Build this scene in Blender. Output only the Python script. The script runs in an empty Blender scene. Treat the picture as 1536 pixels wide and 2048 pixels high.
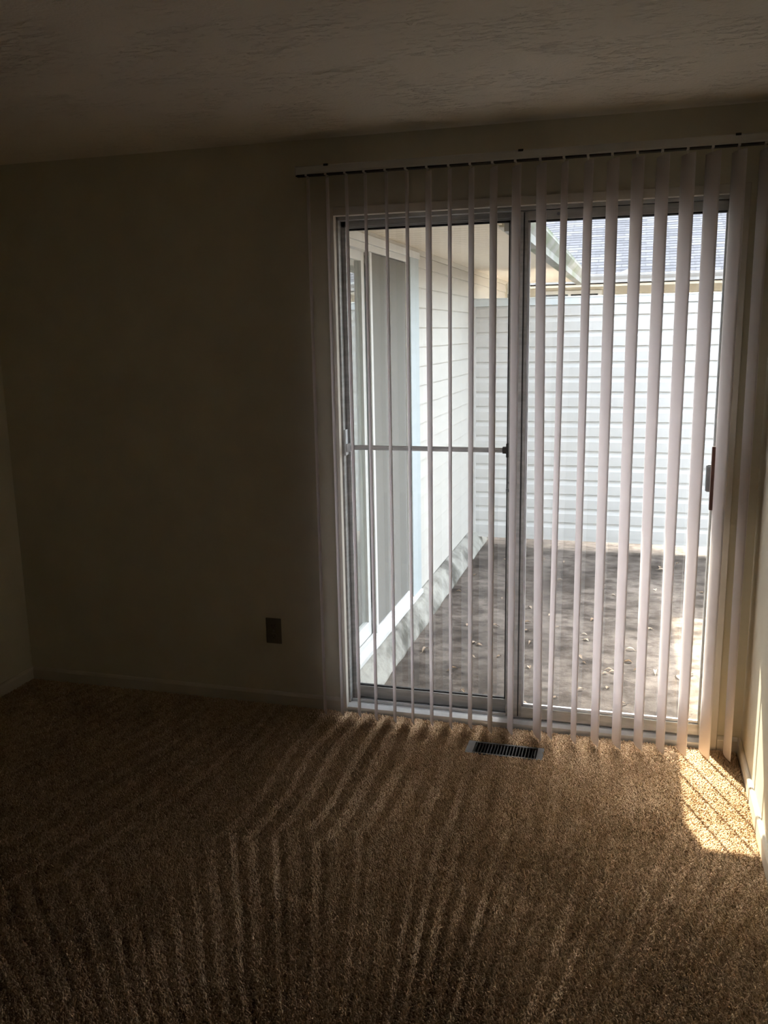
import bpy, bmesh, math, random
import numpy as np
from mathutils import Vector, Matrix

random.seed(7)
RNG = np.random.default_rng(11)
scene = bpy.context.scene
COL = scene.collection

# ------------------------------------------------------------------ camera
FPX = 1746.4727
YAW, PITCH, ROLL = 0.280761, 0.200994, -0.017902
CAM = Vector((0.390722, -3.501116, 1.671926))
fwd = Vector((-math.sin(YAW) * math.cos(PITCH), math.cos(YAW) * math.cos(PITCH), -math.sin(PITCH)))
rgt = Vector((math.cos(YAW), math.sin(YAW), 0))
upv = rgt.cross(fwd)
r2 = rgt * math.cos(ROLL) + upv * math.sin(ROLL)
u2 = -rgt * math.sin(ROLL) + upv * math.cos(ROLL)
cam_data = bpy.data.cameras.new('camera')
cam = bpy.data.objects.new('camera', cam_data)
COL.objects.link(cam)
cam.matrix_world = Matrix(((r2.x, u2.x, -fwd.x, CAM.x), (r2.y, u2.y, -fwd.y, CAM.y),
                           (r2.z, u2.z, -fwd.z, CAM.z), (0, 0, 0, 1)))
cam_data.sensor_fit = 'HORIZONTAL'
cam_data.sensor_width = 36.0
cam_data.lens = 36.0 * FPX / 1536.0
cam_data.clip_start = 0.05
scene.camera = cam

# ------------------------------------------------------------------ sky, sun, exposure
SUN_EL = math.radians(49.5)
SUN_H = Vector((-0.392, 0.92))
SUN_STRENGTH = 3.0
SKY_STRENGTH = 0.28
EXPOSURE = 3.12
world = bpy.data.worlds.new('world')
scene.world = world
world.use_nodes = True
wn = world.node_tree
wn.nodes.clear()
sky = wn.nodes.new('ShaderNodeTexSky')
sky.sky_type = 'NISHITA'
sky.sun_disc = False
sky.sun_elevation = SUN_EL
sky.sun_rotation = math.atan2(SUN_H.x, SUN_H.y)
sky.dust_density = 4.5
hs = wn.nodes.new('ShaderNodeHueSaturation')
hs.inputs['Saturation'].default_value = 0.45
bg = wn.nodes.new('ShaderNodeBackground')
bg.inputs['Strength'].default_value = SKY_STRENGTH
wo = wn.nodes.new('ShaderNodeOutputWorld')
wn.links.new(sky.outputs[0], hs.inputs['Color'])
wn.links.new(hs.outputs[0], bg.inputs['Color'])
wn.links.new(bg.outputs[0], wo.inputs['Surface'])

sun_data = bpy.data.lights.new('sun', 'SUN')
sun_data.energy = SUN_STRENGTH
sun_data.angle = math.radians(0.53)
sun_data.color = (1.0, 0.88, 0.70)
sun = bpy.data.objects.new('sun', sun_data)
COL.objects.link(sun)
sdir = Vector((SUN_H.x * math.cos(SUN_EL), SUN_H.y * math.cos(SUN_EL), math.sin(SUN_EL)))
sun.rotation_euler = sdir.to_track_quat('Z', 'Y').to_euler()
sun.location = (-3, 8, 9)

vs = scene.view_settings
vs.view_transform = 'Standard'
vs.look = 'None'
vs.exposure = EXPOSURE
vs.gamma = 1.0
vs.use_curve_mapping = False
scene.cycles.max_bounces = 14
scene.cycles.diffuse_bounces = 9
scene.cycles.glossy_bounces = 5
scene.cycles.transparent_max_bounces = 16
scene.cycles.caustics_reflective = False
scene.cycles.caustics_refractive = False
scene.cycles.use_denoising = True
scene.cycles.sample_clamp_indirect = 8.0


# ------------------------------------------------------------------ materials
def mat(name, color, rough=0.6, spec=0.3, metal=0.0):
    m = bpy.data.materials.new(name)
    m.use_nodes = True
    b = m.node_tree.nodes['Principled BSDF']
    b.inputs['Base Color'].default_value = (*color, 1)
    b.inputs['Roughness'].default_value = rough
    b.inputs['Specular IOR Level'].default_value = spec
    b.inputs['Metallic'].default_value = metal
    return m


def nd(m, t, **kw):
    n = m.node_tree.nodes.new(t)
    for k, v in kw.items():
        if k.startswith('i_'):
            n.inputs[k[2:].replace('_', ' ')].default_value = v
        else:
            setattr(n, k, v)
    return n


def lk(m, a, b):
    m.node_tree.links.new(a, b)


def bsdf(m):
    return m.node_tree.nodes['Principled BSDF']


def texco(m, scale=(1, 1, 1)):
    tc = nd(m, 'ShaderNodeTexCoord')
    mp = nd(m, 'ShaderNodeMapping')
    mp.inputs['Scale'].default_value = scale
    lk(m, tc.outputs['Object'], mp.inputs['Vector'])
    return mp.outputs['Vector']


def noise_mix(m, c1, c2, scale, detail=4.0, lo=0.35, hi=0.65, stretch=(1, 1, 1), rough=0.55):
    v = texco(m, stretch)
    n = nd(m, 'ShaderNodeTexNoise', i_Scale=scale, i_Detail=detail, i_Roughness=rough)
    lk(m, v, n.inputs['Vector'])
    r = nd(m, 'ShaderNodeValToRGB')
    r.color_ramp.elements[0].position = lo
    r.color_ramp.elements[1].position = hi
    r.color_ramp.elements[0].color = (*c1, 1)
    r.color_ramp.elements[1].color = (*c2, 1)
    lk(m, n.outputs['Fac'], r.inputs['Fac'])
    return r.outputs['Color'], v


def bump(m, height_out, strength, dist):
    b = nd(m, 'ShaderNodeBump', i_Strength=strength, i_Distance=dist)
    lk(m, height_out, b.inputs['Height'])
    lk(m, b.outputs['Normal'], bsdf(m).inputs['Normal'])


def paint(name, c, rough=0.6, bs=0.08, scale=120.0):
    """painted surface: faint mottling and roller stipple"""
    m = mat(name, c, rough, 0.25)
    col, v = noise_mix(m, tuple(x * 0.93 for x in c), c, 6.0)
    lk(m, col, bsdf(m).inputs['Base Color'])
    n = nd(m, 'ShaderNodeTexNoise', i_Scale=scale, i_Detail=2.0)
    lk(m, v, n.inputs['Vector'])
    bump(m, n.outputs['Fac'], bs, 0.002)
    return m


M = {}
M['wall'] = paint('wall_paint', (0.66, 0.63, 0.51), 0.65, 0.12)
M['trim'] = paint('trim_paint', (0.62, 0.585, 0.50), 0.45, 0.04)
M['casing'] = paint('casing_paint', (0.60, 0.56, 0.48), 0.45, 0.04)

# stomped ceiling texture
m = mat('ceiling_texture', (0.76, 0.71, 0.62), 0.85, 0.1)
v = texco(m)
cl = nd(m, 'ShaderNodeTexNoise', i_Scale=4.5, i_Detail=3.0)
lk(m, v, cl.inputs['Vector'])
cr = nd(m, 'ShaderNodeValToRGB')
cr.color_ramp.elements[0].position = 0.40
cr.color_ramp.elements[1].position = 0.58
lk(m, cl.outputs['Fac'], cr.inputs['Fac'])
mp2 = nd(m, 'ShaderNodeMapping')
mp2.inputs['Scale'].default_value = (22, 60, 1)
mp2.inputs['Rotation'].default_value = (0, 0, 0.15)
lk(m, v, mp2.inputs['Vector'])
fn = nd(m, 'ShaderNodeTexNoise', i_Scale=1.0, i_Detail=5.0, i_Roughness=0.65, i_Distortion=0.9)
lk(m, mp2.outputs[0], fn.inputs['Vector'])
fr = nd(m, 'ShaderNodeValToRGB')
fr.color_ramp.elements[0].position = 0.32
fr.color_ramp.elements[1].position = 0.47
lk(m, fn.outputs['Fac'], fr.inputs['Fac'])
ml = nd(m, 'ShaderNodeMix', data_type='FLOAT')
ml.inputs['A'].default_value = 1.0
lk(m, cr.outputs['Color'], ml.inputs['Factor'])
lk(m, fr.outputs['Color'], ml.inputs['B'])
f2 = nd(m, 'ShaderNodeTexNoise', i_Scale=95.0, i_Detail=3.0)
lk(m, v, f2.inputs['Vector'])
ad = nd(m, 'ShaderNodeMath', operation='MULTIPLY_ADD')
ad.inputs[1].default_value = 0.25
lk(m, f2.outputs['Fac'], ad.inputs[0])
lk(m, ml.outputs['Result'], ad.inputs[2])
bump(m, ad.outputs[0], 0.8, 0.007)
M['ceiling'] = m

# carpet pile (per tuft colour) and the backing under it
m = mat('carpet_pile', (0.30, 0.19, 0.11), 0.9, 0.1)
at = nd(m, 'ShaderNodeAttribute', attribute_name='tuft')
r = nd(m, 'ShaderNodeValToRGB')
r.color_ramp.elements[0].position = 0.0
r.color_ramp.elements[1].position = 1.0
r.color_ramp.elements[0].color = (0.37, 0.24, 0.135, 1)
r.color_ramp.elements[1].color = (0.70, 0.52, 0.335, 1)
lk(m, at.outputs['Fac'], r.inputs['Fac'])
lk(m, r.outputs['Color'], bsdf(m).inputs['Base Color'])
bsdf(m).inputs['Sheen Weight'].default_value = 0.15
M['pile'] = m
m = mat('carpet_backing', (0.16, 0.10, 0.06), 0.95, 0.05)
c, v = noise_mix(m, (0.20, 0.125, 0.07), (0.33, 0.21, 0.12), 160.0, 3)
lk(m, c, bsdf(m).inputs['Base Color'])
M['backing'] = m

# aluminium of the sliding door
m = mat('door_aluminium', (0.42, 0.42, 0.40), 0.42, 0.4, 0.35)
c, v = noise_mix(m, (0.36, 0.36, 0.345), (0.48, 0.48, 0.465), 9.0, stretch=(1, 1, 6))
lk(m, c, bsdf(m).inputs['Base Color'])
M['alu'] = m
m = mat('pale_aluminium', (0.60, 0.62, 0.63), 0.35, 0.5, 0.3)
c, v = noise_mix(m, (0.54, 0.56, 0.57), (0.66, 0.68, 0.69), 14.0)
lk(m, c, bsdf(m).inputs['Base Color'])
M['alu_pale'] = m
m = mat('rubber_seal', (0.045, 0.045, 0.045), 0.6)
c, v = noise_mix(m, (0.03, 0.03, 0.03), (0.06, 0.06, 0.058), 30.0)
lk(m, c, bsdf(m).inputs['Base Color'])
M['rubber'] = m


def glass_mat(name, tint, rough=0.0, dirt=0.0, ior=1.5):
    m = bpy.data.materials.new(name)
    m.use_nodes = True
    nt = m.node_tree
    nt.nodes.clear()
    out = nt.nodes.new('ShaderNodeOutputMaterial')
    tr = nt.nodes.new('ShaderNodeBsdfTransparent')
    tr.inputs['Color'].default_value = (*tint, 1)
    gl = nt.nodes.new('ShaderNodeBsdfGlossy')
    gl.inputs['Roughness'].default_value = rough
    gl.inputs['Color'].default_value = (1, 1, 1, 1)
    fr = nt.nodes.new('ShaderNodeFresnel')
    geo = nt.nodes.new('ShaderNodeNewGeometry')
    mr = nt.nodes.new('ShaderNodeMapRange')          # same reflectance on both faces of the thin pane
    mr.inputs['To Min'].default_value = ior
    mr.inputs['To Max'].default_value = 1 / ior
    nt.links.new(geo.outputs['Backfacing'], mr.inputs['Value'])
    nt.links.new(mr.outputs[0], fr.inputs['IOR'])
    mx = nt.nodes.new('ShaderNodeMixShader')
    nt.links.new(fr.outputs[0], mx.inputs[0])
    nt.links.new(tr.outputs[0], mx.inputs[1])
    nt.links.new(gl.outputs[0], mx.inputs[2])
    last = mx
    if dirt > 0:
        tc = nt.nodes.new('ShaderNodeTexCoord')
        n = nt.nodes.new('ShaderNodeTexNoise')
        n.inputs['Scale'].default_value = 3.0
        n.inputs['Detail'].default_value = 6.0
        nt.links.new(tc.outputs['Object'], n.inputs['Vector'])
        mu = nt.nodes.new('ShaderNodeMath')
        mu.operation = 'MULTIPLY'
        mu.inputs[1].default_value = dirt
        nt.links.new(n.outputs['Fac'], mu.inputs[0])
        df = nt.nodes.new('ShaderNodeBsdfDiffuse')
        df.inputs['Color'].default_value = (0.75, 0.75, 0.74, 1)
        m2 = nt.nodes.new('ShaderNodeMixShader')
        nt.links.new(mu.outputs[0], m2.inputs[0])
        nt.links.new(mx.outputs[0], m2.inputs[1])
        nt.links.new(df.outputs[0], m2.inputs[2])
        last = m2
    nt.links.new(last.outputs[0], out.inputs['Surface'])
    return m


M['glass'] = glass_mat('window_glass', (0.95, 0.965, 0.95), 0.0, 0.05)
M['glass_wing'] = glass_mat('wing_door_glass', (0.95, 0.98, 0.96), 0.0, 0.16, 2.3)
M['glass_dark'] = glass_mat('far_window_glass', (0.5, 0.55, 0.56), 0.0, 0.1)

# blind vanes: PVC that lets a little light through
m = mat('vane_pvc', (0.80, 0.755, 0.74), 0.5, 0.3)
c, v = noise_mix(m, (0.85, 0.815, 0.815), (0.885, 0.85, 0.85), 5.0)
lk(m, c, bsdf(m).inputs['Base Color'])
tl = nd(m, 'ShaderNodeBsdfTranslucent')
tl.inputs['Color'].default_value = (0.90, 0.86, 0.86, 1)
mx = nd(m, 'ShaderNodeMixShader')
mx.inputs[0].default_value = 0.40
out = m.node_tree.nodes['Material Output']
lk(m, bsdf(m).outputs[0], mx.inputs[1])
lk(m, tl.outputs[0], mx.inputs[2])
lk(m, mx.outputs[0], out.inputs['Surface'])
M['vane'] = m
M['rail'] = paint('headrail_enamel', (0.58, 0.575, 0.55), 0.4, 0.02)
M['carrier'] = paint('carrier_plastic', (0.70, 0.67, 0.62), 0.4, 0.02)
m = mat('dark_track', (0.05, 0.048, 0.042), 0.6)
c, v = noise_mix(m, (0.035, 0.034, 0.03), (0.065, 0.06, 0.053), 25.0)
lk(m, c, bsdf(m).inputs['Base Color'])
M['dark'] = m

m = mat('handle_wood', (0.11, 0.05, 0.035), 0.45, 0.4)
c, v = noise_mix(m, (0.07, 0.03, 0.022), (0.15, 0.07, 0.05), 10.0, 6, stretch=(8, 8, 1))
lk(m, c, bsdf(m).inputs['Base Color'])
M['wood'] = m
m = mat('latch_metal', (0.20, 0.215, 0.23), 0.4, 0.5, 0.6)
c, v = noise_mix(m, (0.17, 0.185, 0.20), (0.24, 0.255, 0.27), 20.0)
lk(m, c, bsdf(m).inputs['Base Color'])
M['latch'] = m
m = mat('register_enamel', (0.08, 0.077, 0.075), 0.8, 0.12, 0.0)
c, v = noise_mix(m, (0.10, 0.096, 0.094), (0.135, 0.13, 0.127), 18.0)
lk(m, c, bsdf(m).inputs['Base Color'])
M['register'] = m
m = mat('outlet_plastic', (0.26, 0.20, 0.145), 0.4, 0.4)
c, v = noise_mix(m, (0.14, 0.125, 0.10), (0.17, 0.15, 0.12), 12.0)
lk(m, c, bsdf(m).inputs['Base Color'])
M['outlet'] = m
m = mat('outlet_socket', (0.20, 0.15, 0.11), 0.4, 0.4)
c, v = noise_mix(m, (0.13, 0.11, 0.09), (0.17, 0.145, 0.115), 12.0)
lk(m, c, bsdf(m).inputs['Base Color'])
M['socket'] = m


# outdoors
def vinyl(name, c):
    m = mat(name, c, 0.5, 0.3)
    col, v = noise_mix(m, tuple(x * 0.94 for x in c), c, 7.0, 5, stretch=(0.6, 0.6, 3))
    lk(m, col, bsdf(m).inputs['Base Color'])
    n = nd(m, 'ShaderNodeTexNoise', i_Scale=60.0, i_Detail=3.0)
    lk(m, v, n.inputs['Vector'])
    bump(m, n.outputs['Fac'], 0.05, 0.002)
    return m


M['siding_fence'] = vinyl('fence_vinyl', (0.59, 0.575, 0.55))
M['siding_wing'] = vinyl('wing_vinyl', (0.56, 0.535, 0.485))
M['soffit'] = vinyl('soffit_vinyl', (0.80, 0.72, 0.60))
M['cap'] = vinyl('fence_cap_vinyl', (0.70, 0.75, 0.77))
M['white_frame'] = vinyl('white_door_frame', (0.68, 0.68, 0.66))
M['jamb_pale'] = vinyl('pale_jamb_metal', (0.46, 0.51, 0.52))
M['gutter'] = vinyl('gutter_metal', (0.30, 0.30, 0.305))
m = vinyl('mossy_gutter_metal', (0.50, 0.49, 0.46))
c, v = noise_mix(m, (0.15, 0.18, 0.11), (0.29, 0.285, 0.27), 2.4, 6, 0.4, 0.6)
lk(m, c, bsdf(m).inputs['Base Color'])
M['gutter_moss'] = m
M['cream'] = vinyl('cream_fascia', (0.52, 0.48, 0.40))

m = mat('patio_concrete', (0.3, 0.29, 0.27), 0.9, 0.15)
c1, v = noise_mix(m, (0.070, 0.058, 0.049), (0.225, 0.192, 0.165), 1.9, 6, 0.36, 0.62, rough=0.68)
c2, v2 = noise_mix(m, (0.28, 0.26, 0.25), (1.0, 0.98, 0.96), 8.0, 6, 0.38, 0.58, stretch=(1, 1.5, 1), rough=0.72)
mxn = nd(m, 'ShaderNodeMix', data_type='RGBA', blend_type='MULTIPLY')
mxn.inputs['Factor'].default_value = 0.9
lk(m, c1, mxn.inputs['A'])
lk(m, c2, mxn.inputs['B'])
lk(m, mxn.outputs['Result'], bsdf(m).inputs['Base Color'])
n = nd(m, 'ShaderNodeTexNoise', i_Scale=70.0, i_Detail=6.0, i_Roughness=0.7)
lk(m, v, n.inputs['Vector'])
bump(m, n.outputs['Fac'], 0.5, 0.006)
M['concrete'] = m
m = mat('footing_concrete', (0.45, 0.43, 0.37), 0.9, 0.15)
c1, v = noise_mix(m, (0.105, 0.10, 0.085), (0.40, 0.385, 0.34), 3.0, 9, 0.37, 0.57, rough=0.65)
lk(m, c1, bsdf(m).inputs['Base Color'])
n = nd(m, 'ShaderNodeTexNoise', i_Scale=45.0, i_Detail=6.0, i_Roughness=0.7)
lk(m, v, n.inputs['Vector'])
bump(m, n.outputs['Fac'], 0.5, 0.008)
M['footing'] = m

m = mat('asphalt_shingle', (0.04, 0.043, 0.05), 1.0, 0.0)
v = texco(m)
br = nd(m, 'ShaderNodeTexBrick', i_Scale=1.0)
br.offset = 0.5
br.inputs['Color1'].default_value = (0.062, 0.067, 0.081, 1)
br.inputs['Color2'].default_value = (0.092, 0.098, 0.116, 1)
br.inputs['Mortar'].default_value = (0.050, 0.053, 0.062, 1)
br.inputs['Mortar Size'].default_value = 0.006
br.inputs['Brick Width'].default_value = 0.305
br.inputs['Row Height'].default_value = 0.127
lk(m, v, br.inputs['Vector'])
n = nd(m, 'ShaderNodeTexNoise', i_Scale=55.0, i_Detail=4.0)
lk(m, v, n.inputs['Vector'])
rr = nd(m, 'ShaderNodeValToRGB')
rr.color_ramp.elements[0].color = (0.7, 0.7, 0.7, 1)
rr.color_ramp.elements[0].position = 0.3
rr.color_ramp.elements[1].position = 0.62
lk(m, n.outputs['Fac'], rr.inputs['Fac'])
mxn = nd(m, 'ShaderNodeMix', data_type='RGBA', blend_type='MULTIPLY')
mxn.inputs['Factor'].default_value = 1.0
lk(m, br.outputs['Color'], mxn.inputs['A'])
lk(m, rr.outputs['Color'], mxn.inputs['B'])
lk(m, mxn.outputs['Result'], bsdf(m).inputs['Base Color'])
M['shingle'] = m
m = mat('roof_deck', (0.22, 0.21, 0.21), 0.9)
c, v = noise_mix(m, (0.18, 0.175, 0.175), (0.27, 0.26, 0.26), 20.0)
lk(m, c, bsdf(m).inputs['Base Color'])
M['deck'] = m

# insect screen: fine mesh, partly see-through
m = bpy.data.materials.new('insect_screen')
m.use_nodes = True
nt = m.node_tree
nt.nodes.clear()
o_ = nt.nodes.new('ShaderNodeOutputMaterial')
t_ = nt.nodes.new('ShaderNodeBsdfTransparent')
d_ = nt.nodes.new('ShaderNodeBsdfDiffuse')
d_.inputs['Color'].default_value = (0.29, 0.28, 0.255, 1)
x_ = nt.nodes.new('ShaderNodeMixShader')
x_.inputs[0].default_value = 0.62
nt.links.new(t_.outputs[0], x_.inputs[1])
nt.links.new(d_.outputs[0], x_.inputs[2])
nt.links.new(x_.outputs[0], o_.inputs['Surface'])
M['screen'] = m
m = mat('curtain_cloth', (0.74, 0.73, 0.70), 0.9, 0.1)
c, v = noise_mix(m, (0.80, 0.79, 0.76), (0.87, 0.86, 0.83), 14.0, stretch=(1, 1, 0.1))
lk(m, c, bsdf(m).inputs['Base Color'])
M['curtain'] = m
m = mat('dry_leaf', (0.5, 0.38, 0.24), 0.8, 0.2)
oi = nd(m, 'ShaderNodeObjectInfo')
r = nd(m, 'ShaderNodeValToRGB')
r.color_ramp.elements[0].color = (0.20, 0.125, 0.07, 1)
r.color_ramp.elements[1].color = (0.58, 0.47, 0.36, 1)
lk(m, oi.outputs['Random'], r.inputs['Fac'])
lk(m, r.outputs['Color'], bsdf(m).inputs['Base Color'])
M['leaf'] = m


# ------------------------------------------------------------------ mesh helpers
class MB:
    """collects boxes and prisms and links them as ONE mesh object"""

    def __init__(self):
        self.v, self.f = [], []

    def add(self, vs_, fs_):
        k = len(self.v)
        self.v += [tuple(x) for x in vs_]
        self.f += [tuple(i + k for i in f) for f in fs_]
        return self

    def box(self, x0, x1, y0, y1, z0, z1):
        vs_ = [(x0, y0, z0), (x1, y0, z0), (x1, y1, z0), (x0, y1, z0),
               (x0, y0, z1), (x1, y0, z1), (x1, y1, z1), (x0, y1, z1)]
        return self.add(vs_, [(0, 3, 2, 1), (4, 5, 6, 7), (0, 1, 5, 4), (1, 2, 6, 5), (2, 3, 7, 6), (3, 0, 4, 7)])

    def prism(self, prof, axis, a, b):
        """closed profile (list of 2D points) swept along an axis from a to b"""
        def pt(q, t):
            return {'x': (t, q[0], q[1]), 'y': (q[0], t, q[1]), 'z': (q[0], q[1], t)}[axis]
        n = len(prof)
        vs_ = [pt(q, a) for q in prof] + [pt(q, b) for q in prof]
        fs_ = [(i, (i + 1) % n, n + (i + 1) % n, n + i) for i in range(n)]
        fs_ += [tuple(range(n))[::-1], tuple(range(n, 2 * n))]
        return self.add(vs_, fs_)

    def cyl(self, p0, p1, r, seg=14):
        p0, p1 = Vector(p0), Vector(p1)
        d = (p1 - p0).normalized()
        a = d.orthogonal().normalized()
        b = d.cross(a)
        vs_ = []
        for q in (p0, p1):
            for i in range(seg):
                t = 2 * math.pi * i / seg
                vs_.append(q + a * r * math.cos(t) + b * r * math.sin(t))
        fs_ = [(i, (i + 1) % seg, seg + (i + 1) % seg, seg + i) for i in range(seg)]
        fs_ += [tuple(range(seg))[::-1], tuple(range(seg, 2 * seg))]
        return self.add(vs_, fs_)

    def build(self, name, m, parent=None, bevel=0.0, smooth=False):
        me = bpy.data.meshes.new(name)
        me.from_pydata(self.v, [], self.f)
        bm = bmesh.new()
        bm.from_mesh(me)
        bmesh.ops.recalc_face_normals(bm, faces=bm.faces)
        if bevel > 0:
            bmesh.ops.bevel(bm, geom=list(bm.edges), offset=bevel, segments=2, affect='EDGES', profile=0.5)
        bm.to_mesh(me)
        bm.free()
        if smooth:
            for p_ in me.polygons:
                p_.use_smooth = True
        me.materials.append(M[m])
        o = bpy.data.objects.new(name, me)
        COL.objects.link(o)
        if parent:
            o.parent = parent
            o.matrix_parent_inverse = parent.matrix_world.inverted()
        return o


def box(name, m, x0, x1, y0, y1, z0, z1, parent=None, bevel=0.0):
    return MB().box(x0, x1, y0, y1, z0, z1).build(name, m, parent, bevel)


def tag(o, label, cat, group=None):
    o['label'] = label
    o['category'] = cat
    if group:
        o['group'] = group
    return o


def struct(o):
    o['kind'] = 'structure'
    return o


def empty(name, loc):
    o = bpy.data.objects.new(name, None)
    o.empty_display_size = 0.1
    COL.objects.link(o)
    o.location = loc
    o.matrix_world = Matrix.Translation(loc)
    return o


def copy_part(src, parent, offset):
    c = src.copy()
    COL.objects.link(c)
    c.parent = parent
    c.matrix_parent_inverse = src.matrix_parent_inverse.copy()
    c.location = Vector(src.location) + Vector(offset)
    return c


# ------------------------------------------------------------------ room shell
XL, XR, YF, H = -2.475, 0.85, -5.2, 2.44
OL, OR, OT = -0.810, 0.738, 2.145        # the door opening
WT = 0.16                                # wall thickness

b = MB()                                  # the floor has an opening for the heating register
HX0, HX1, HY0, HY1 = -0.190, 0.066, -0.261, -0.175
b.box(XL - .1, HX0, YF - .1, WT, -0.2, 0.0)
b.box(HX1, XR + .1, YF - .1, WT, -0.2, 0.0)
b.box(HX0, HX1, YF - .1, HY0, -0.2, 0.0)
b.box(HX0, HX1, HY1, WT, -0.2, 0.0)
struct(b.build('floor', 'backing'))
struct(box('ceiling', 'ceiling', XL - .1, XR + .1, YF - .1, WT, H, H + 0.05))
b = MB()
b.box(XL - .1, OL, 0, WT, 0.0, H)
b.box(OR, XR + .1, 0, WT, 0.0, H)
b.box(OL, OR, 0, WT, OT, H)
struct(b.build('wall_back', 'wall'))
struct(box('wall_left', 'wall', XL - .1, XL, YF, 0, 0, H))
struct(box('wall_right', 'wall', XR, XR + .1, YF, 0, 0, H))
struct(box('wall_front', 'wall', XL - .1, XR + .1, YF - .1, YF, 0, H))


def baseboard(name, axis, a, c, fixed, sgn):
    # profile: flat face with an eased top
    t, h = 0.013, 0.066
    prof = [(0, 0), (t, 0), (t, h - .014), (t * .65, h - .004), (t * .3, h), (0, h)]
    prof = [(fixed + sgn * q[0], q[1]) for q in prof]
    return struct(MB().prism(prof, axis, a, c).build(name, 'trim'))


baseboard('baseboard_back_left', 'x', XL + .013, -0.834, 0.0, -1)
baseboard('baseboard_back_right', 'x', 0.760, XR - .013, 0.0, -1)
baseboard('baseboard_left', 'y', YF, 0.0, XL, 1)
baseboard('baseboard_right', 'y', YF, 0.0, XR, -1)

# narrow painted casing around the opening
b = MB()
b.box(-0.833, OL + .004, -0.012, 0.02, 0, OT + .030)
b.box(OR - .004, 0.759, -0.012, 0.02, 0, OT + .030)
b.box(OL + .004, OR - .004, -0.012, 0.02, OT - .004, OT + .030)
struct(b.build('trim_1', 'casing', bevel=0.002))

# ------------------------------------------------------------------ sliding glass door
door = struct(empty('door_1', (0, 0.08, 0)))
b = MB()
b.box(OL, OL + .012, 0.022, 0.15, 0.03, OT)
b.box(OL + .012, OL + .03, 0.060, 0.066, 0.03, OT - .02)      # track fin on the jamb
b.box(OR - .012, OR, 0.022, 0.15, 0.03, OT)
b.box(OL, OR, 0.022, 0.15, OT - .018, OT)
b.box(OL + .012, OR - .012, 0.060, 0.066, OT - .04, OT - .018)
b.build('frame', 'alu', door, 0.001)
b = MB()
b.prism([(-0.004, 0.0), (-0.004, 0.026), (0.018, 0.036), (0.15, 0.036), (0.17, 0.0)], 'x', OL, OR)
b.box(OL + .01, OR - .01, 0.038, 0.043, 0.036, 0.050)
b.box(OL + .01, OR - .01, 0.088, 0.093, 0.036, 0.050)
b.build('sill_track', 'alu_pale', door, 0.001)

# fixed panel on the outer track
FG = (-0.783, -0.105, 0.098, 2.100)
b = MB()
b.box(OL + .013, FG[0], 0.075, 0.105, 0.045, 2.124)
b.box(FG[1], -0.045, 0.075, 0.105, 0.045, 2.124)
b.box(FG[0], FG[1], 0.075, 0.105, 0.045, FG[2])
b.box(FG[0], FG[1], 0.075, 0.105, FG[3], 2.124)
fp = b.build('fixed_panel', 'alu', door, 0.0012)
b = MB()
for (x0, x1, z0, z1) in ((FG[0], FG[0] + .006, FG[2], FG[3]), (FG[1] - .006, FG[1], FG[2], FG[3]),
                         (FG[0], FG[1], FG[2], FG[2] + .006), (FG[0], FG[1], FG[3] - .008, FG[3])):
    b.box(x0, x1, 0.084, 0.096, z0, z1)
b.build('glazing_seal', 'rubber', fp)
box('glass_pane', 'glass', FG[0], FG[1], 0.0898, 0.0902, FG[2], FG[3], fp)

# sliding panel on the inner track
SG = (-0.030, 0.688, 0.092, 2.090)
b = MB()
b.box(-0.096, -0.046, 0.025, 0.056, 0.045, 2.124)
b.box(-0.046, SG[0], 0.030, 0.052, 0.045, 2.124)
b.box(SG[1], OR - .013, 0.025, 0.056, 0.045, 2.124)
b.box(SG[0], SG[1], 0.025, 0.056, 0.045, SG[2])
b.box(SG[0], SG[1], 0.025, 0.056, SG[3], 2.124)
sp = b.build('sliding_panel', 'alu', door, 0.0012)
b = MB()
for (x0, x1, z0, z1) in ((SG[0], SG[0] + .009, SG[2], SG[3]), (SG[1] - .003, SG[1], SG[2], SG[3]),
                         (SG[0], SG[1], SG[2], SG[2] + .012)):
    b.box(x0, x1, 0.034, 0.046, z0, z1)
b.build('glazing_bead', 'alu_pale', sp, 0.001)
b = MB()
b.box(SG[0], SG[1], 0.034, 0.046, SG[3] - .007, SG[3])
b.box(-0.046, -0.0425, 0.024, 0.030, 0.05, 2.12)
b.build('glazing_seal', 'rubber', sp)
box('glass_pane', 'glass', SG[0], SG[1], 0.0398, 0.0402, SG[2], SG[3], sp)
# pull handle: wooden grip on two feet, grey latch plate outside
b = MB()
b.prism([(-0.044, 0.995), (-0.044, 1.238), (-0.028, 1.238), (-0.022, 1.215), (-0.022, 1.018), (-0.028, 0.995)],
        'x', 0.676, 0.702)
b.box(0.680, 0.700, -0.024, 0.026, 1.005, 1.03)
b.box(0.680, 0.700, -0.024, 0.026, 1.203, 1.228)
h_ = b.build('handle', 'wood', sp, 0.002)
h_['label'] = 'dark brown wooden pull handle'
b = MB()
b.prism([(0.667, 1.050), (0.667, 1.150), (0.674, 1.154), (0.700, 1.154), (0.700, 1.046), (0.674, 1.046)], 'y', 0.066, 0.085)
b.box(0.684, 0.702, 0.054, 0.068, 1.06, 1.13)
b.build('latch', 'latch', sp, 0.002)['label'] = 'grey metal outside latch'
# screw heads and a small keeper on the meeting stile
b = MB()
b.cyl((-0.090, 0.018, 1.035), (-0.090, 0.027, 1.035), 0.006, 10)
b.cyl((-0.090, 0.018, 1.068), (-0.090, 0.027, 1.068), 0.006, 10)
b.box(-0.104, -0.094, 0.022, 0.034, 1.028, 1.042)
b.build('keeper', 'latch', sp)
b = MB()
b.cyl((0.085, 0.020, 2.108), (0.085, 0.026, 2.108), 0.006, 10)
b.build('rail_screw', 'latch', sp)

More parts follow.
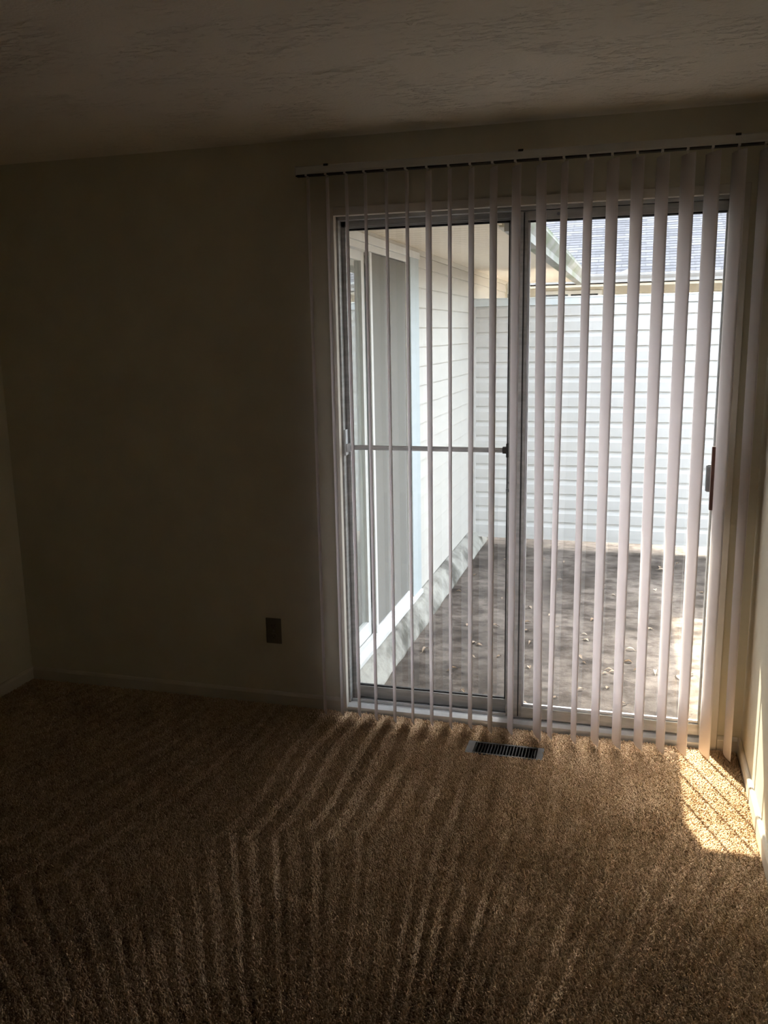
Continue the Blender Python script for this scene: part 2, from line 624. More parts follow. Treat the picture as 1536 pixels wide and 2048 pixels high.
# drop-in security bar across the fixed panel
bar = empty('security_bar', (-0.45, 0.045, 1.198))
MB().cyl((-0.786, 0.045, 1.198), (-0.118, 0.045, 1.198), 0.0105, 16).build('rod', 'alu', bar, smooth=False)
b = MB()
b.box(-0.800, -0.790, 0.026, 0.064, 1.165, 1.275)
b.box(-0.790, -0.772, 0.030, 0.034, 1.180, 1.215)
b.box(-0.790, -0.772, 0.056, 0.060, 1.180, 1.215)
b.build('hinge_bracket', 'alu_pale', bar, 0.001)
b = MB()
b.cyl((-0.122, 0.045, 1.198), (-0.104, 0.045, 1.198), 0.0145, 16)
b.box(-0.106, -0.0975, 0.028, 0.056, 1.170, 1.226)
b.build('end_cap', 'rubber', bar, 0.001)['label'] = 'black rubber end cap'
tag(bar, 'thin horizontal grey security bar across the left glass panel', 'security bar')

# ------------------------------------------------------------------ vertical blind
blind = empty('vertical_blind', (0, -0.08, 2.29))
tag(blind, 'white vertical blind with open vanes hanging over the sliding door', 'blind')
b = MB()
b.prism([(-0.102, 2.292), (-0.104, 2.297), (-0.104, 2.318), (-0.100, 2.322), (-0.060, 2.322), (-0.056, 2.318),
         (-0.056, 2.297), (-0.058, 2.292)], 'x', -0.925, 0.842)
rail = b.build('headrail', 'rail', blind)
box('track_slot', 'dark', -0.930, 0.838, -0.094, -0.066, 2.2862, 2.2925, rail)
for bx in (-0.800, -0.045, 0.697):
    q = MB()
    q.box(bx - .009, bx + .009, -0.106, -0.052, 2.321, 2.3245)
    q.box(bx - .009, bx + .009, -0.1075, -0.104, 2.3165, 2.3245)
    q.box(bx - .010, bx + .010, -0.056, 0.0, 2.321, 2.326)
    q.build('bracket', 'dark', rail, 0.0006)
box('end_cap', 'rail', -0.929, -0.925, -0.105, -0.055, 2.290, 2.323, rail)
box('end_cap', 'rail', 0.842, 0.846, -0.105, -0.055, 2.290, 2.323, rail)

ANG = [(25.8, 25.4), (24.5, 25.5), (23.2, 24.5), (21.9, 23.3), (20.5, 22.0), (20.4, 18.7), (27.8, 20.2), (18.8, 16.2),
       (23.6, 19.7), (27.0, 20.4), (29.3, 22.5), (30.2, 28.0), (20.6, 17.6), (24.2, 17.5), (30.0, 22.9), (29.4, 24.1),
       (28.8, 22.5), (30.7, 19.6), (31.2, 21.8), (27.8, 22.1), (19.8, 12.3)]
BOT = [.030, .030, .034, .026, .022, .026, .028, .022, .032, .024, .026, .012, .026, .018, .016, .012, .018, .008, .006, .006, .006]
BOTX = {12: 0.022, 13: -0.012}       # a swing at the foot of two vanes
VX = [-0.887, -0.806, -0.727, -0.650, -0.565, -0.484, -0.401, -0.317, -0.235, -0.151, -0.066, 0.025, 0.110, 0.195, 0.280, 0.366, 0.451,
      0.536, 0.618, 0.703, 0.788]
CH, SAG, TH = 0.089, 0.0075, 0.0009


def make_vane(i):
    at_, ab_ = ANG[i]
    z0, z1 = max(BOT[i] + 0.002, 0.0160), 2.272
    nz, nc = 10, 8
    vs_, fs_ = [], []
    for side in (0, 1):
        for k in range(nz + 1):
            t = k / nz
            z = z0 + (z1 - z0) * t
            a = math.radians(ab_ + (at_ - ab_) * min(1.0, t / 0.85))
            dx = BOTX.get(i + 1, 0.0) * (1 - t)
            for j in range(nc + 1):
                s = (j / nc - .5)
                lu = s * CH
                lw = SAG * (1 - 4 * s * s) - SAG * .6 + (TH if side else 0)
                # chord points away from the camera and to the left; bow to the left
                x = -math.sin(a) * lu - math.cos(a) * lw
                y = math.cos(a) * lu - math.sin(a) * lw
                vs_.append((VX[i] + dx + x, -0.08 + y, z))
    S = (nz + 1) * (nc + 1)
    W = nc + 1
    for side in (0, 1):
        for k in range(nz):
            for j in range(nc):
                q = [side * S + k * W + j, side * S + k * W + j + 1, side * S + (k + 1) * W + j + 1, side * S + (k + 1) * W + j]
                fs_.append(tuple(q))
    for k in range(nz):
        for j in (0, nc):
            fs_.append((k * W + j, (k + 1) * W + j, S + (k + 1) * W + j, S + k * W + j))
    for j in range(nc):
        for k in (0, nz):
            fs_.append((k * W + j, k * W + j + 1, S + k * W + j + 1, S + k * W + j))
    o = MB().add(vs_, fs_).build('vane', 'vane', blind, smooth=False)
    for p_ in o.data.polygons:
        p_.use_smooth = len(p_.vertices) == 4 and p_.area > 1e-3
    return o


for i in range(21):
    vane = make_vane(i)
    q = MB()
    q.box(VX[i] - .0045, VX[i] + .0045, -0.0965, -0.0635, 2.2850, 2.2925)
    q.box(VX[i] - .0025, VX[i] + .0025, -0.084, -0.076, 2.262, 2.286)
    q.build('carrier', 'carrier', vane)

# ------------------------------------------------------------------ floor register in the carpet
RX0, RX1, RY0, RY1 = -0.219, 0.091, -0.272, -0.164
reg = empty('floor_register', ((RX0 + RX1) / 2, (RY0 + RY1) / 2, 0))
tag(reg, 'metal floor register grille set in the carpet before the door', 'floor vent')
b = MB()
b.box(RX0, RX0 + .030, RY0, RY1, 0.001, 0.008)
b.box(RX1 - .026, RX1, RY0, RY1, 0.001, 0.008)
b.box(RX0 + .030, RX1 - .026, RY0, RY0 + .012, 0.001, 0.008)
b.box(RX0 + .030, RX1 - .026, RY1 - .012, RY1, 0.001, 0.008)
b.build('frame', 'register', reg, 0.0015)
q = MB()
q.box(HX0 + .0005, HX0 + .0015, HY0 + .0005, HY1 - .0005, -0.19, 0.0)
q.box(HX1 - .0015, HX1 - .0005, HY0 + .0005, HY1 - .0005, -0.19, 0.0)
q.box(HX0 + .0015, HX1 - .0015, HY0 + .0005, HY0 + .0015, -0.19, 0.0)
q.box(HX0 + .0015, HX1 - .0015, HY1 - .0015, HY1 - .0005, -0.19, 0.0)
q.box(HX0 + .0015, HX1 - .0015, HY0 + .0015, HY1 - .0015, -0.19, -0.188)
q.build('duct_liner', 'dark', reg)
NLV = 20
lou = None
for k in range(NLV):
    x = RX0 + .030 + (RX1 - RX0 - .056) * (k + .5) / NLV
    if lou is None:
        lou = MB().box(x - .0011, x + .0011, RY0 + .012, RY1 - .012, -0.006, 0.0076).build('louver', 'register', reg)
        lx = x
    else:
        copy_part(lou, reg, (x - lx, 0, 0))
b = MB()
b.box(RX1 - .036, RX1 - .032, RY0 + .03, RY1 - .03, 0.0014, 0.0085)
b.build('damper_lever', 'register', reg)

# ------------------------------------------------------------------ wall outlet
outl = empty('wall_outlet', (-1.150, 0, 0.358))
tag(outl, 'brown duplex electrical outlet low on the dark wall left of the door', 'outlet')
box('cover_plate', 'outlet', -1.187, -1.113, -0.006, 0.0, 0.298, 0.418, outl, 0.002)
for zc in (0.334, 0.382):
    prof = [(-1.150 + .0165 * math.cos(t) * (1 if abs(math.cos(t)) < .86 else .95), zc + .0145 * max(-.9, min(.9, math.sin(t) * 1.12)))
            for t in [2 * math.pi * k / 20 for k in range(20)]]
    s_ = MB().prism(prof, 'y', -0.0085, -0.004).build('socket', 'socket', outl)
    q = MB()
    q.box(-1.1575, -1.1555, -0.0090, -0.0080, zc - .003, zc + .007)
    q.box(-1.1445, -1.1425, -0.0090, -0.0080, zc - .002, zc + .006)
    q.cyl((-1.150, -0.0090, zc - .008), (-1.150, -0.0080, zc - .008), 0.0025, 8)
    q.build('slots', 'dark', s_)
MB().cyl((-1.150, -0.0075, 0.358), (-1.150, -0.005, 0.358), 0.0035, 10).build('screw', 'latch', outl)

# ------------------------------------------------------------------ carpet pile (uncountable tufts, one object)
PY0 = -2.35
step = 0.0054
gx = np.arange(XL + .016, XR - .016, step)
gy = np.arange(PY0, -0.008, step)
X, Y = np.meshgrid(gx, gy)
X = X.ravel() + RNG.uniform(-.5, .5, X.size) * step
Y = Y.ravel() + RNG.uniform(-.5, .5, Y.size) * step
keep = ~((X > RX0 - .001) & (X < RX1 + .001) & (Y > RY0 - .001) & (Y < RY1 + .001))
keep &= ~((Y > -0.016) & (X > -0.84) & (X < 0.765))
keep &= ~((Y > -0.017) & ((X <= -0.84) | (X >= 0.765)))
X, Y = X[keep], Y[keep]
N = X.size


def smooth_noise(x, y, cell, seed):
    g = np.random.default_rng(seed).uniform(-1, 1, (400, 400))
    u, w = x / cell + 150.0, y / cell + 150.0
    i, j = np.floor(u).astype(int), np.floor(w).astype(int)
    a, c_ = u - i, w - j
    a = a * a * (3 - 2 * a)
    c_ = c_ * c_ * (3 - 2 * c_)
    i %= 399
    j %= 399
    return (g[i, j] * (1 - a) * (1 - c_) + g[i + 1, j] * a * (1 - c_) + g[i, j + 1] * (1 - a) * c_ + g[i + 1, j + 1] * a * c_)


# vacuum strokes: near strokes fan out from where the person stood, far strokes run to the window, their lean also imitating the vanes' shadow stripes
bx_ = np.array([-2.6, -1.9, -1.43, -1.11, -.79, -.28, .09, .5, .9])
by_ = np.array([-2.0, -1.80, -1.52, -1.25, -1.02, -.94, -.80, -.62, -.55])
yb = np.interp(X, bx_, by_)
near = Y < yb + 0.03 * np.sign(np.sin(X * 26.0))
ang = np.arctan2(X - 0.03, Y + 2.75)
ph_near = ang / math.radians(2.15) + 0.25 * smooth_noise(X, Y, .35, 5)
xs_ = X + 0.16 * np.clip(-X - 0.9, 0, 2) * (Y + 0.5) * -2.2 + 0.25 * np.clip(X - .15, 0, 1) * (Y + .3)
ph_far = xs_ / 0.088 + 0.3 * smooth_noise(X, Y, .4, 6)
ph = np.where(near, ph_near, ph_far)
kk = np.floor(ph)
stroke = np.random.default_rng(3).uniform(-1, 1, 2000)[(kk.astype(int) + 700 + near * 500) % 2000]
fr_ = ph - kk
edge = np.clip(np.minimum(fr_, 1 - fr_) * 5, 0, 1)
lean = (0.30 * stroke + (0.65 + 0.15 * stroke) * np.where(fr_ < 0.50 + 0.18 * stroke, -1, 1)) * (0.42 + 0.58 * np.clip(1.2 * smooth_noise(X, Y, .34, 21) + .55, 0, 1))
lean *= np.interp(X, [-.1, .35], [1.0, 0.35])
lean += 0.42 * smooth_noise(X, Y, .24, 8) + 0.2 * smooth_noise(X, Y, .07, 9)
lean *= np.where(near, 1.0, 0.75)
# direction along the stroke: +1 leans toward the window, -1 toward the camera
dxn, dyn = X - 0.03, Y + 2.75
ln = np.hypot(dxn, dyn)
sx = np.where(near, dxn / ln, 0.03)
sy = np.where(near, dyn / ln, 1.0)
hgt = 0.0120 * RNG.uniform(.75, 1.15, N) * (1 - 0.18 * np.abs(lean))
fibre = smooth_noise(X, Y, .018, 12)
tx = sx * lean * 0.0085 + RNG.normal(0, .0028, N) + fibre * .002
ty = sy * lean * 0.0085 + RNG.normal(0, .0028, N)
rad = 0.0040 * RNG.uniform(.8, 1.2, N)
a0 = RNG.uniform(0, 2 * math.pi, N)
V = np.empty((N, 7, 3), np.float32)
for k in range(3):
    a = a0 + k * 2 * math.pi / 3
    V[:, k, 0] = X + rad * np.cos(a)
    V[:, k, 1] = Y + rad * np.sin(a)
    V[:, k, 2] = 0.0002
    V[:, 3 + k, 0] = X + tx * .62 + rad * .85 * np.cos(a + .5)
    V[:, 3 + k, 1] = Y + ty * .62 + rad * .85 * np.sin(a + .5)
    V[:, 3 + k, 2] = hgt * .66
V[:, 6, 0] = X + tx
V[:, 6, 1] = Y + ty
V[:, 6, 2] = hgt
tri = np.array([[0, 1, 4], [0, 4, 3], [1, 2, 5], [1, 5, 4], [2, 0, 3], [2, 3, 5], [3, 4, 6], [4, 5, 6], [5, 3, 6]])
F = (tri[None] + (np.arange(N) * 7)[:, None, None]).reshape(-1, 3)
me = bpy.data.meshes.new('carpet')
me.vertices.add(N * 7)
me.vertices.foreach_set('co', V.ravel())
nf = F.shape[0]
me.loops.add(nf * 3)
me.loops.foreach_set('vertex_index', F.ravel().astype(np.int32))
me.polygons.add(nf)
me.polygons.foreach_set('loop_start', (np.arange(nf) * 3).astype(np.int32))
me.update(calc_edges=True)
tone = np.clip(0.5 + RNG.normal(0, .20, N) + 0.10 * fibre, 0, 1)
attr = me.attributes.new('tuft', 'FLOAT', 'POINT')
attr.data.foreach_set('value', np.repeat(tone, 7).astype(np.float32))
me.materials.append(M['pile'])
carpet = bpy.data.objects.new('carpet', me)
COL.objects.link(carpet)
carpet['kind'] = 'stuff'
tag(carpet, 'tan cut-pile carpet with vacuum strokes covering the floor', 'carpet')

# ------------------------------------------------------------------ outdoors: patio
G = -0.16
b = MB()
b.box(-0.95, 7.0, WT, 12.0, G - .1, G)
struct(b.build('patio', 'concrete'))
# concrete footing that sticks out below the wing wall
prof = [(-0.97, G - .05), (-0.838, G - .05), (-0.842, G + .012), (-0.862, G + .055), (-0.90, -0.040), (-0.945, -0.018), (-0.97, -0.018)]
NFT = 48
vs_, fs_ = [], []
for k in range(NFT + 1):
    y = WT + (6.0 - WT) * k / NFT
    for j, (x, z) in enumerate(prof):
        w = 0.005 if 1 <= j <= 4 else 0.001
        vs_.append((x + random.uniform(-w, w) * (1 if j not in (0, 6) else 0), y, z + random.uniform(-w, w) * .5 * (1 if 2 <= j <= 4 else 0)))
n_ = len(prof)
for k in range(NFT):
    for j in range(n_):
        fs_.append((k * n_ + j, k * n_ + (j + 1) % n_, (k + 1) * n_ + (j + 1) % n_, (k + 1) * n_ + j))
fs_ += [tuple(range(n_)), tuple(range(NFT * n_, NFT * n_ + n_))]
ft = MB().add(vs_, fs_).build('concrete_footing', 'footing')
struct(ft)

# ------------------------------------------------------------------ outdoors: wing of the house on the left
EW, WY1, SZ = -0.95, 5.9, 2.18
DY0, DY1 = 0.20, 1.955                  # wing door, along y
b = MB()
b.box(EW - .16, EW - .012, DY1, WY1, -0.10, SZ + .1)
b.box(EW - .16, EW - .012, WT, DY0, -0.10, SZ + .1)
b.box(EW - .16, EW - .012, DY0, DY1, 2.165, SZ + .1)
b.box(EW - .16, EW - .012, DY0, DY1, -0.10, 0.0)
b.box(-2.2, EW - .16, WT, DY1 + .8, -0.10, -0.05)
b.box(-2.2, -2.1, WT, WY1, -0.10, SZ + .1)
b.box(-2.2, EW - .16, WY1 - .1, WY1, -0.10, SZ + .1)
b.box(-2.2, EW - .16, WT, WY1, SZ, SZ + .1)
wing = struct(b.build('wall_wing', 'siding_wing'))
EXPO = 0.1225


def lap_profile(h, d=0.019):
    """dutch lap board seen end-on: (outward, up)"""
    return [(0.0, 0.0), (d, 0.0), (d + .001, h * .60), (d * .72, h * .70), (d * .36, h * .82), (d * .22, h * 1.0), (0.0, h * 1.0)]


def clap_profile(h, d=0.020):
    return [(0.0, 0.0), (d * .5, 0.0), (d * .5, h * .04), (d, h * .04), (d, h * .10), (d * .30, h), (0.0, h)]


src = None
nrow = 0
z = -0.010
while z < SZ - 0.02:
    h = min(EXPO, SZ - z)
    if src is None or h < EXPO - 1e-6:
        prof = [(EW - .012 + q[0], q[1]) for q in clap_profile(h)]
        o = MB().prism(prof, 'y', DY1, WY1).build('siding_board', 'siding_wing', wing)
        o.location.z = z
        if src is None:
            src = o
    else:
        o = copy_part(src, wing, (0, 0, z - src.location.z))
    z += EXPO
b = MB()
b.box(EW - .012, EW + .010, DY1 - .012, DY1 + .014, -0.012, SZ)
b.build('door_side_trim', 'cream', wing)
b = MB()
b.box(EW - .012, EW + .016, WY1 - .05, WY1 + .01, -0.012, SZ)
b.build('corner_post', 'cream', wing)
b = MB()
b.prism([(EW - .012, SZ - .030), (EW + .010, SZ - .030), (EW + .018, SZ - .004), (EW + .018, SZ), (EW - .012, SZ)], 'y', WT, WY1)
b.build('frieze_trim', 'cream', wing)

# the wing's own sliding door
wd = struct(empty('door_2', (EW, 1.07, 0)))
b = MB()
b.box(EW - .12, EW + .022, 1.735, DY1 - .010, 0.0, 2.155)
b.build('jamb', 'jamb_pale', wd, 0.003)
b = MB()
b.box(EW - .12, EW + .030, DY0, DY1 - .012, 2.118, 2.158)
b.box(EW - .12, EW + .016, DY0, 1.735, 2.085, 2.118)
b.box(EW - .12, EW + .016, DY0, DY0 + .05, 0.0, 2.118)
b.build('frame', 'white_frame', wd, 0.002)
b = MB()
b.prism([(EW - .12, -0.018), (EW + .035, -0.018), (EW + .035, 0.006), (EW + .016, 0.014), (EW - .12, 0.03)], 'y', DY0, DY1 - .012)
b.box(EW - .02, EW + .012, DY0, 1.735, 0.014, 0.034)
b.build('sill', 'white_frame', wd, 0.001)
b = MB()
for (y0, y1, z0, z1) in ((0.25, 0.30, .03, 2.09), (0.895, 0.945, .03, 2.09), (0.30, 0.895, .03, .115), (0.30, 0.895, 2.04, 2.09)):
    b.box(EW - .055, EW - .025, y0, y1, z0, z1)
gp = b.build('glass_panel', 'white_frame', wd, 0.002)
box('glass_pane', 'glass_wing', EW - .0405, EW - .0395, 0.30, 0.895, 0.115, 2.04, gp)
b = MB()
for (y0, y1, z0, z1) in ((0.90, 0.945, .03, 2.09), (1.69, 1.735, .03, 2.09), (0.945, 1.69, .03, .115), (0.945, 1.69, 2.04, 2.09)):
    b.box(EW - .100, EW - .070, y0, y1, z0, z1)
gp = b.build('glass_panel', 'white_frame', wd, 0.002)
box('glass_pane', 'glass_wing', EW - .0855, EW - .0845, 0.945, 1.69, 0.115, 2.04, gp)
b = MB()
for (y0, y1, z0, z1) in ((0.955, 0.990, .034, 2.10), (1.70, 1.735, .034, 2.10), (0.990, 1.70, .034, .062), (0.990, 1.70, 2.085, 2.10)):
    b.box(EW - .014, EW + .004, y0, y1, z0, z1)
sf = b.build('screen_panel', 'white_frame', wd, 0.002)
box('screen_mesh', 'screen', EW - .0055, EW - .0045, 0.990, 1.70, 0.062, 2.085, sf)
b = MB()
b.box(EW + .004, EW + .016, 1.706, 1.728, 0.98, 1.12)
b.build('screen_pull', 'jamb_pale', sf, 0.002)
# curtain hanging behind the wing door
NC = 150
vs_, fs_ = [], []
for k in range(NC + 1):
    y = 0.15 + (2.1 - 0.15) * k / NC
    for z in (-0.02, 2.13):
        for off in (0.0, -0.002):
            vs_.append((EW - .145 + .018 * math.sin(y * 52 + .8 * math.sin(y * 9)) + off, y, z))
for k in range(NC):
    a = k * 4
    c_ = a + 4
    fs_ += [(a, a + 2, c_ + 2, c_), (a + 1, c_ + 1, c_ + 3, a + 3), (a, c_, c_ + 1, a + 1), (a + 2, a + 3, c_ + 3, c_ + 2)]
cu = MB().add(vs_, fs_).build('curtain', 'curtain', smooth=True)
tag(cu, 'pale pleated curtain behind the screened glass door of the house wing', 'curtain')

# soffit of the wing: grooved boards across the overhang
EY1 = WY1 + .42                         # far end of the wing's eave
FX = -0.262                             # fascia of the wing
sof = struct(box('soffit_wing', 'soffit', EW - .01, FX, WT, EY1, SZ + .008, SZ + .02))
src = None
y = WT
while y < EY1 - .11:
    if src is None:
        prof = [(y + .004, SZ + .0085), (y + .004, SZ + .002), (y + .010, SZ), (y + .092, SZ), (y + .098, SZ + .002), (y + .098, SZ + .0085)]
        src = MB().prism(prof, 'x', EW, FX).build('soffit_board', 'soffit', sof)
        ys = y
    else:
        copy_part(src, sof, (0, y - ys, 0))
    y += 0.1016
b = MB()
b.box(FX - .03, FX - .0125, WT, EY1, SZ - .004, SZ + .004)
b.build('edge_channel', 'cream', sof)

# our own soffit over the door
OFY, SZ2 = 0.914, 2.215
sof2 = struct(box('soffit_own', 'soffit', FX, 4.5, WT, OFY, SZ2 + .008, SZ2 + .02))
src = None
x = FX
while x < 4.4:
    if src is None:
        prof = [(x + .004, SZ2 + .0085), (x + .004, SZ2 + .002), (x + .010, SZ2), (x + .092, SZ2), (x + .098, SZ2 + .002), (x + .098, SZ2 + .0085)]
        src = MB().prism(prof, 'y', WT, OFY).build('soffit_board', 'soffit', sof2)
        xs0 = x
    else:
        copy_part(src, sof2, (x - xs0, 0, 0))
    x += 0.1016


def kgutter(depth, z0, z1):
    """K-style gutter seen end-on: (outward, up), open at the top"""
    h = z1 - z0
    t = .004
    return [(0, z1), (0, z0), (depth * .58, z0), (depth * .62, z0 + h * .35), (depth * .80, z0 + h * .55), (depth * .98, z0 + h * .80),
            (depth * .98, z1 - .012), (depth, z1), (depth - t, z1), (depth * .92, z0 + h * .80), (depth * .74, z0 + h * .57),
            (depth * .56, z0 + h * .37), (depth * .54, z0 + t), (t, z0 + t), (t, z1)]


# wing gutter with fascia, mossy towards the far end
b = MB()
prof = [(FX + .010 + q[0], q[1]) for q in kgutter(0.112, 2.150, 2.268)]
b.prism(prof, 'y', OFY + .10, EY1)
gut = b.build('rain_gutter', 'gutter_moss')
tag(gut, 'mossy grey rain gutter along the eave of the left house wing', 'gutter')
b = MB()
b.box(FX - .012, FX + .010, OFY, EY1 - .01, SZ - .01, 2.275)
b.build('fascia', 'cream', sof)
# own gutter
b = MB()
prof = [(OFY + .010 + q[0], q[1]) for q in kgutter(0.098, 2.210, 2.325)]
b.prism(prof, 'x', FX + .124, 4.5)
gut2 = b.build('rain_gutter', 'gutter')
tag(gut2, 'grey rain gutter along the eave above the sliding door', 'gutter')
b = MB()
b.box(FX, 4.5, OFY - .012, OFY + .010, SZ2 - .004, 2.33)
b.build('fascia', 'cream', sof2)
# mitred inside corner of the two gutters and its splash guard
b = MB()
cx_ = FX + .122
b.box(FX + .010, cx_, OFY + .010, OFY + .100, 2.150, 2.325)
b.build('corner_miter', 'gutter', gut)
b = MB()
b.prism([(0.96, 2.262), (1.17, 2.262), (1.15, 2.40), (1.10, 2.49), (0.96, 2.49)], 'x', cx_ - .004, cx_)
b.build('splash_guard', 'gutter', gut)

# roof slabs of the wing and of our own house
SL = 0.333
b = MB()
b.prism([(FX + .05, 2.27), (FX + .05, 2.29), (-4.6, 2.29 + SL * (4.6 + FX + .05)), (-4.6, 2.27 + SL * (4.6 + FX + .05))], 'y', WT, EY1)
struct(b.build('roof_wing', 'deck'))
b = MB()
b.prism([(OFY + .05, 2.325), (OFY + .05, 2.345), (-6.5, 2.345 + SL * (6.5 + OFY + .05)), (-6.5, 2.325 + SL * (6.5 + OFY + .05))], 'x', -1.2, 4.5)
struct(b.build('roof_own', 'deck'))

# downspout at the end of the wing
dsp = empty('downspout', (EW + .03, WY1 + .03, G))
b = MB()
b.box(EW + .020, EW + .085, WY1 - .035, WY1 + .03, G + .02, 2.06)
b.build('pipe', 'gutter', dsp, 0.006)
b = MB()
b.prism([(EW + .02, 2.05), (EW + .085, 2.05), (EW + .085, 2.12), (EW + .20, 2.165), (EW + .20, 2.178), (EW + .02, 2.178)], 'y', WY1 - .03, WY1 + .025)
b.build('elbow', 'white_frame', dsp, 0.004)
tag(dsp, 'pale downspout at the far corner of the left house wing', 'downspout')

# ------------------------------------------------------------------ privacy fence at the end of the patio
FY = 3.895
fence = empty('privacy_fence', (1.5, FY, G))
tag(fence, 'white vinyl-sided privacy fence closing off the patio', 'fence')
FXL, FXR = EW + .02, 3.6
FB, FT_ = -0.078, 1.945
src = None
z = 0.0805 - EXPO - .0015
box('bottom_board', 'siding_fence', FXL, FXR, FY - .016, FY, FB, z + .004, fence)
while z < 1.88:
    h = min(EXPO, 1.90 - z)
    if src is None or h < EXPO - 1e-6:
        prof = [(FY - q[0], q[1]) for q in lap_profile(h)]
        o = MB().prism(prof, 'x', FXL, FXR).build('siding_board', 'siding_fence', fence)
        o.location.z += z
        z_src = z
        if src is None:
            src = o
            zs = z
    else:
        copy_part(src, fence, (0, 0, z - zs))
    z += EXPO
box('back_panel', 'siding_fence', FXL, FXR, FY, FY + .07, FB, 1.90, fence)
b = MB()
b.box(FXL - .004, FXR, FY - .028, FY + .10, 1.880, FT_)
b.box(FXL - .004, FXR, FY - .034, FY + .106, FT_ - .012, FT_)
b.build('top_cap', 'cap', fence, 0.003)
b = MB()
b.box(FXL - .02, FXL + .022, FY - .024, FY + .075, FB, 1.885)
b.build('end_channel', 'siding_fence', fence, 0.002)
for px in (1.55, 3.55):
    box('post', 'cap', px - .045, px + .045, FY + .005, FY + .065, G, FB + .01, fence)

# ------------------------------------------------------------------ house beyond the fence
FHY, FHW = 8.5, 9.25
far = struct(box('wall_far_house', 'cream', -3.0, 8.0, FHW, FHW + .15, G, 2.42))
src = None
z = G + .02
while z < 2.30:
    if src is None:
        prof = [(FHW - q[0], q[1]) for q in lap_profile(EXPO)]
        src = MB().prism(prof, 'x', -3.0, 8.0).build('siding_board', 'cream', far)
        src.location.z += z
        zs = z
    else:
        copy_part(src, far, (0, 0, z - zs))
    z += EXPO
fw = struct(empty('window_1', (-0.5, FHW, 1.5)))
b = MB()
b.box(-0.98, -0.10, FHW - .05, FHW + .01, 2.168, 2.215)
b.box(-0.98, -0.93, FHW - .05, FHW + .01, 1.15, 2.17)
b.box(-0.155, -0.10, FHW - .05, FHW + .01, 1.15, 2.17)
b.box(-0.98, -0.10, FHW - .05, FHW + .01, 1.10, 1.15)
b.box(-0.56, -0.52, FHW - .045, FHW + .01, 1.15, 2.17)
b.build('window_frame', 'white_frame', fw, 0.003)
box('window_pane', 'glass_dark', -0.93, -0.56, FHW - .024, FHW - .022, 1.15, 2.17, fw)
box('window_pane', 'glass_dark', -0.52, -0.155, FHW - .024, FHW - .022, 1.15, 2.17, fw)
box('pane_backing', 'dark', -0.93, -0.155, FHW - .019, FHW - .016, 1.15, 2.17, fw)  # flat dark sheet behind both panes
struct(box('soffit_far', 'cream', -3.0, 8.0, FHY + .10, FHW, 2.262, 2.275))
b = MB()
b.box(-3.0, 8.0, FHY + .10, FHY + .125, 2.232, 2.40)
b.build('fascia', 'cream', bpy.data.objects['soffit_far'])
b = MB()
prof = [(FHY + .10 - q[0], q[1]) for q in kgutter(0.10, 2.276, 2.376)]
b.prism(prof, 'x', -3.0, 8.0)
gut3 = b.build('rain_gutter', 'gutter')
tag(gut3, 'grey gutter under the shingle roof beyond the fence', 'gutter')
b = MB()
b.prism([(FHY - .003, 2.374), (FHY + .004, 2.374), (FHY + .004, 2.384), (FHY - .003, 2.384)], 'x', -3.0, 8.0)
b.build('gutter_lip', 'cap', gut3)
b = MB()
b.prism([(0.02, 2.384), (0.30, 2.384), (0.30, 2.405), (0.25, 2.44), (0.16, 2.40)], 'y', FHY + .02, FHY + .03)
b.build('splash_guard', 'cap', gut3)
# shingle roof: a tilted deck with overlapping courses
roof = struct(empty('roof_far_house', (0, FHY + .04, 2.385)))
RS = math.radians(20.5)
b = MB()
b.box(-3.0, 8.0, 0.0, 6.5, -0.03, -0.002)
dk = b.build('deck', 'deck')
dk.parent = roof
b = MB()
ncs = 50
for k in range(ncs):
    y0 = k * 0.127
    b.prism([(y0, 0.0), (y0, 0.006), (y0 + .150, 0.002), (y0 + .150, 0.0)], 'x', -3.0, 8.0)
sh = b.build('shingles', 'shingle')
sh.parent = roof
sh['kind'] = 'stuff'
roof.rotation_euler = (RS, 0, 0)

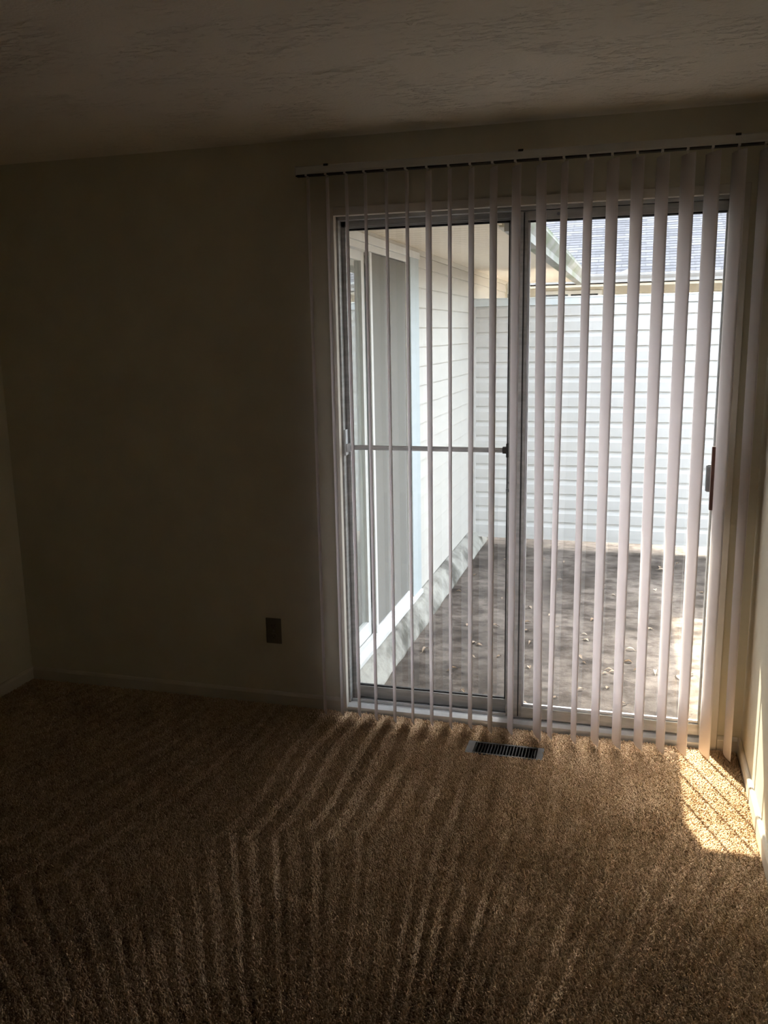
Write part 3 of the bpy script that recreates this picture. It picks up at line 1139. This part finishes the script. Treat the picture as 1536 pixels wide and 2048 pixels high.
# ------------------------------------------------------------------ dry leaves on the patio
LEAF = [(0.145, 1.732), (0.162, 1.635), (0.174, 0.863), (0.169, 1.259), (0.33, 1.146), (0.31, 0.929), (-0.159, 1.516), (-0.207, 1.717),
        (-0.218, 1.882), (-0.119, 1.121), (-0.523, 0.98), (-0.453, 1.209), (-0.305, 1.243), (-0.49, 1.43), (-0.78, 2.464), (-0.453, 2.372),
        (0.368, 1.84), (0.409, 1.324), (0.46, 1.214), (0.496, 1.376), (0.418, 1.521), (0.535, 1.927), (0.552, 1.199), (0.332, 3.70),
        (-0.741, 2.919), (-0.449, 1.404), (-0.743, 1.249), (0.057, 0.737), (0.182, 2.025), (-0.092, 2.067), (0.618, 1.697),
        (0.763, 1.775), (-0.238, 2.198), (0.199, 2.781), (-0.098, 2.917), (-0.582, 3.417), (-0.34, 3.71), (0.58, 2.801), (0.377, 0.72),
        (0.732, 1.205)]
for k in range(26):
    LEAF.append((random.uniform(-0.7, 1.3), random.uniform(0.55, 3.6)))


def leaf_mesh(length, width, curl, seed):
    rnd = random.Random(seed)
    n, vs_, fs_ = 7, [], []
    for k in range(n + 1):
        t = k / n
        w = width * math.sin(math.pi * min(1, t * .97 + .02)) ** .8 * .5
        bend = curl * math.sin(math.pi * t) + .004 * rnd.random()
        yy = (t - .5) * length
        xx = .25 * length * curl * 20 * (t - .5) ** 2
        vs_ += [(xx - w, yy, bend + w * .5), (xx, yy, bend), (xx + w, yy, bend + w * .6)]
    for k in range(n):
        a = k * 3
        fs_ += [(a, a + 1, a + 4, a + 3), (a + 1, a + 2, a + 5, a + 4)]
    k0 = len(vs_)
    vs_ += [(x_, y_, z_ + .0008) for (x_, y_, z_) in vs_]
    fs_ += [tuple(i + k0 for i in f)[::-1] for f in fs_]
    st = [(-.0012, -length * .5, .001), (.0012, -length * .5, .001), (.0012, -length * .78, .004), (-.0012, -length * .78, .004)]
    k1 = len(vs_)
    vs_ += st
    fs_.append((k1, k1 + 1, k1 + 2, k1 + 3))
    mn = min(v_[2] for v_ in vs_)
    me_ = bpy.data.meshes.new('leaf')
    me_.from_pydata([(x_, y_, z_ - mn) for (x_, y_, z_) in vs_], [], fs_)
    me_.materials.append(M['leaf'])
    return me_


LM = [leaf_mesh(.062, .026, .012, 1), leaf_mesh(.050, .030, .006, 2), leaf_mesh(.075, .020, .016, 3), leaf_mesh(.044, .018, .010, 4)]
for k, (x, y) in enumerate(LEAF):
    o = bpy.data.objects.new('leaf', LM[k % 4])
    COL.objects.link(o)
    o.location = (x, y, G + .0005)
    o.rotation_euler = (0, 0, random.uniform(0, 6.28))
    s = random.uniform(.6, 1.0)
    o.scale = (s, s, s)
    tag(o, 'small dry curled leaf lying on the grey patio concrete', 'leaf', 'dry leaves scattered on the patio')
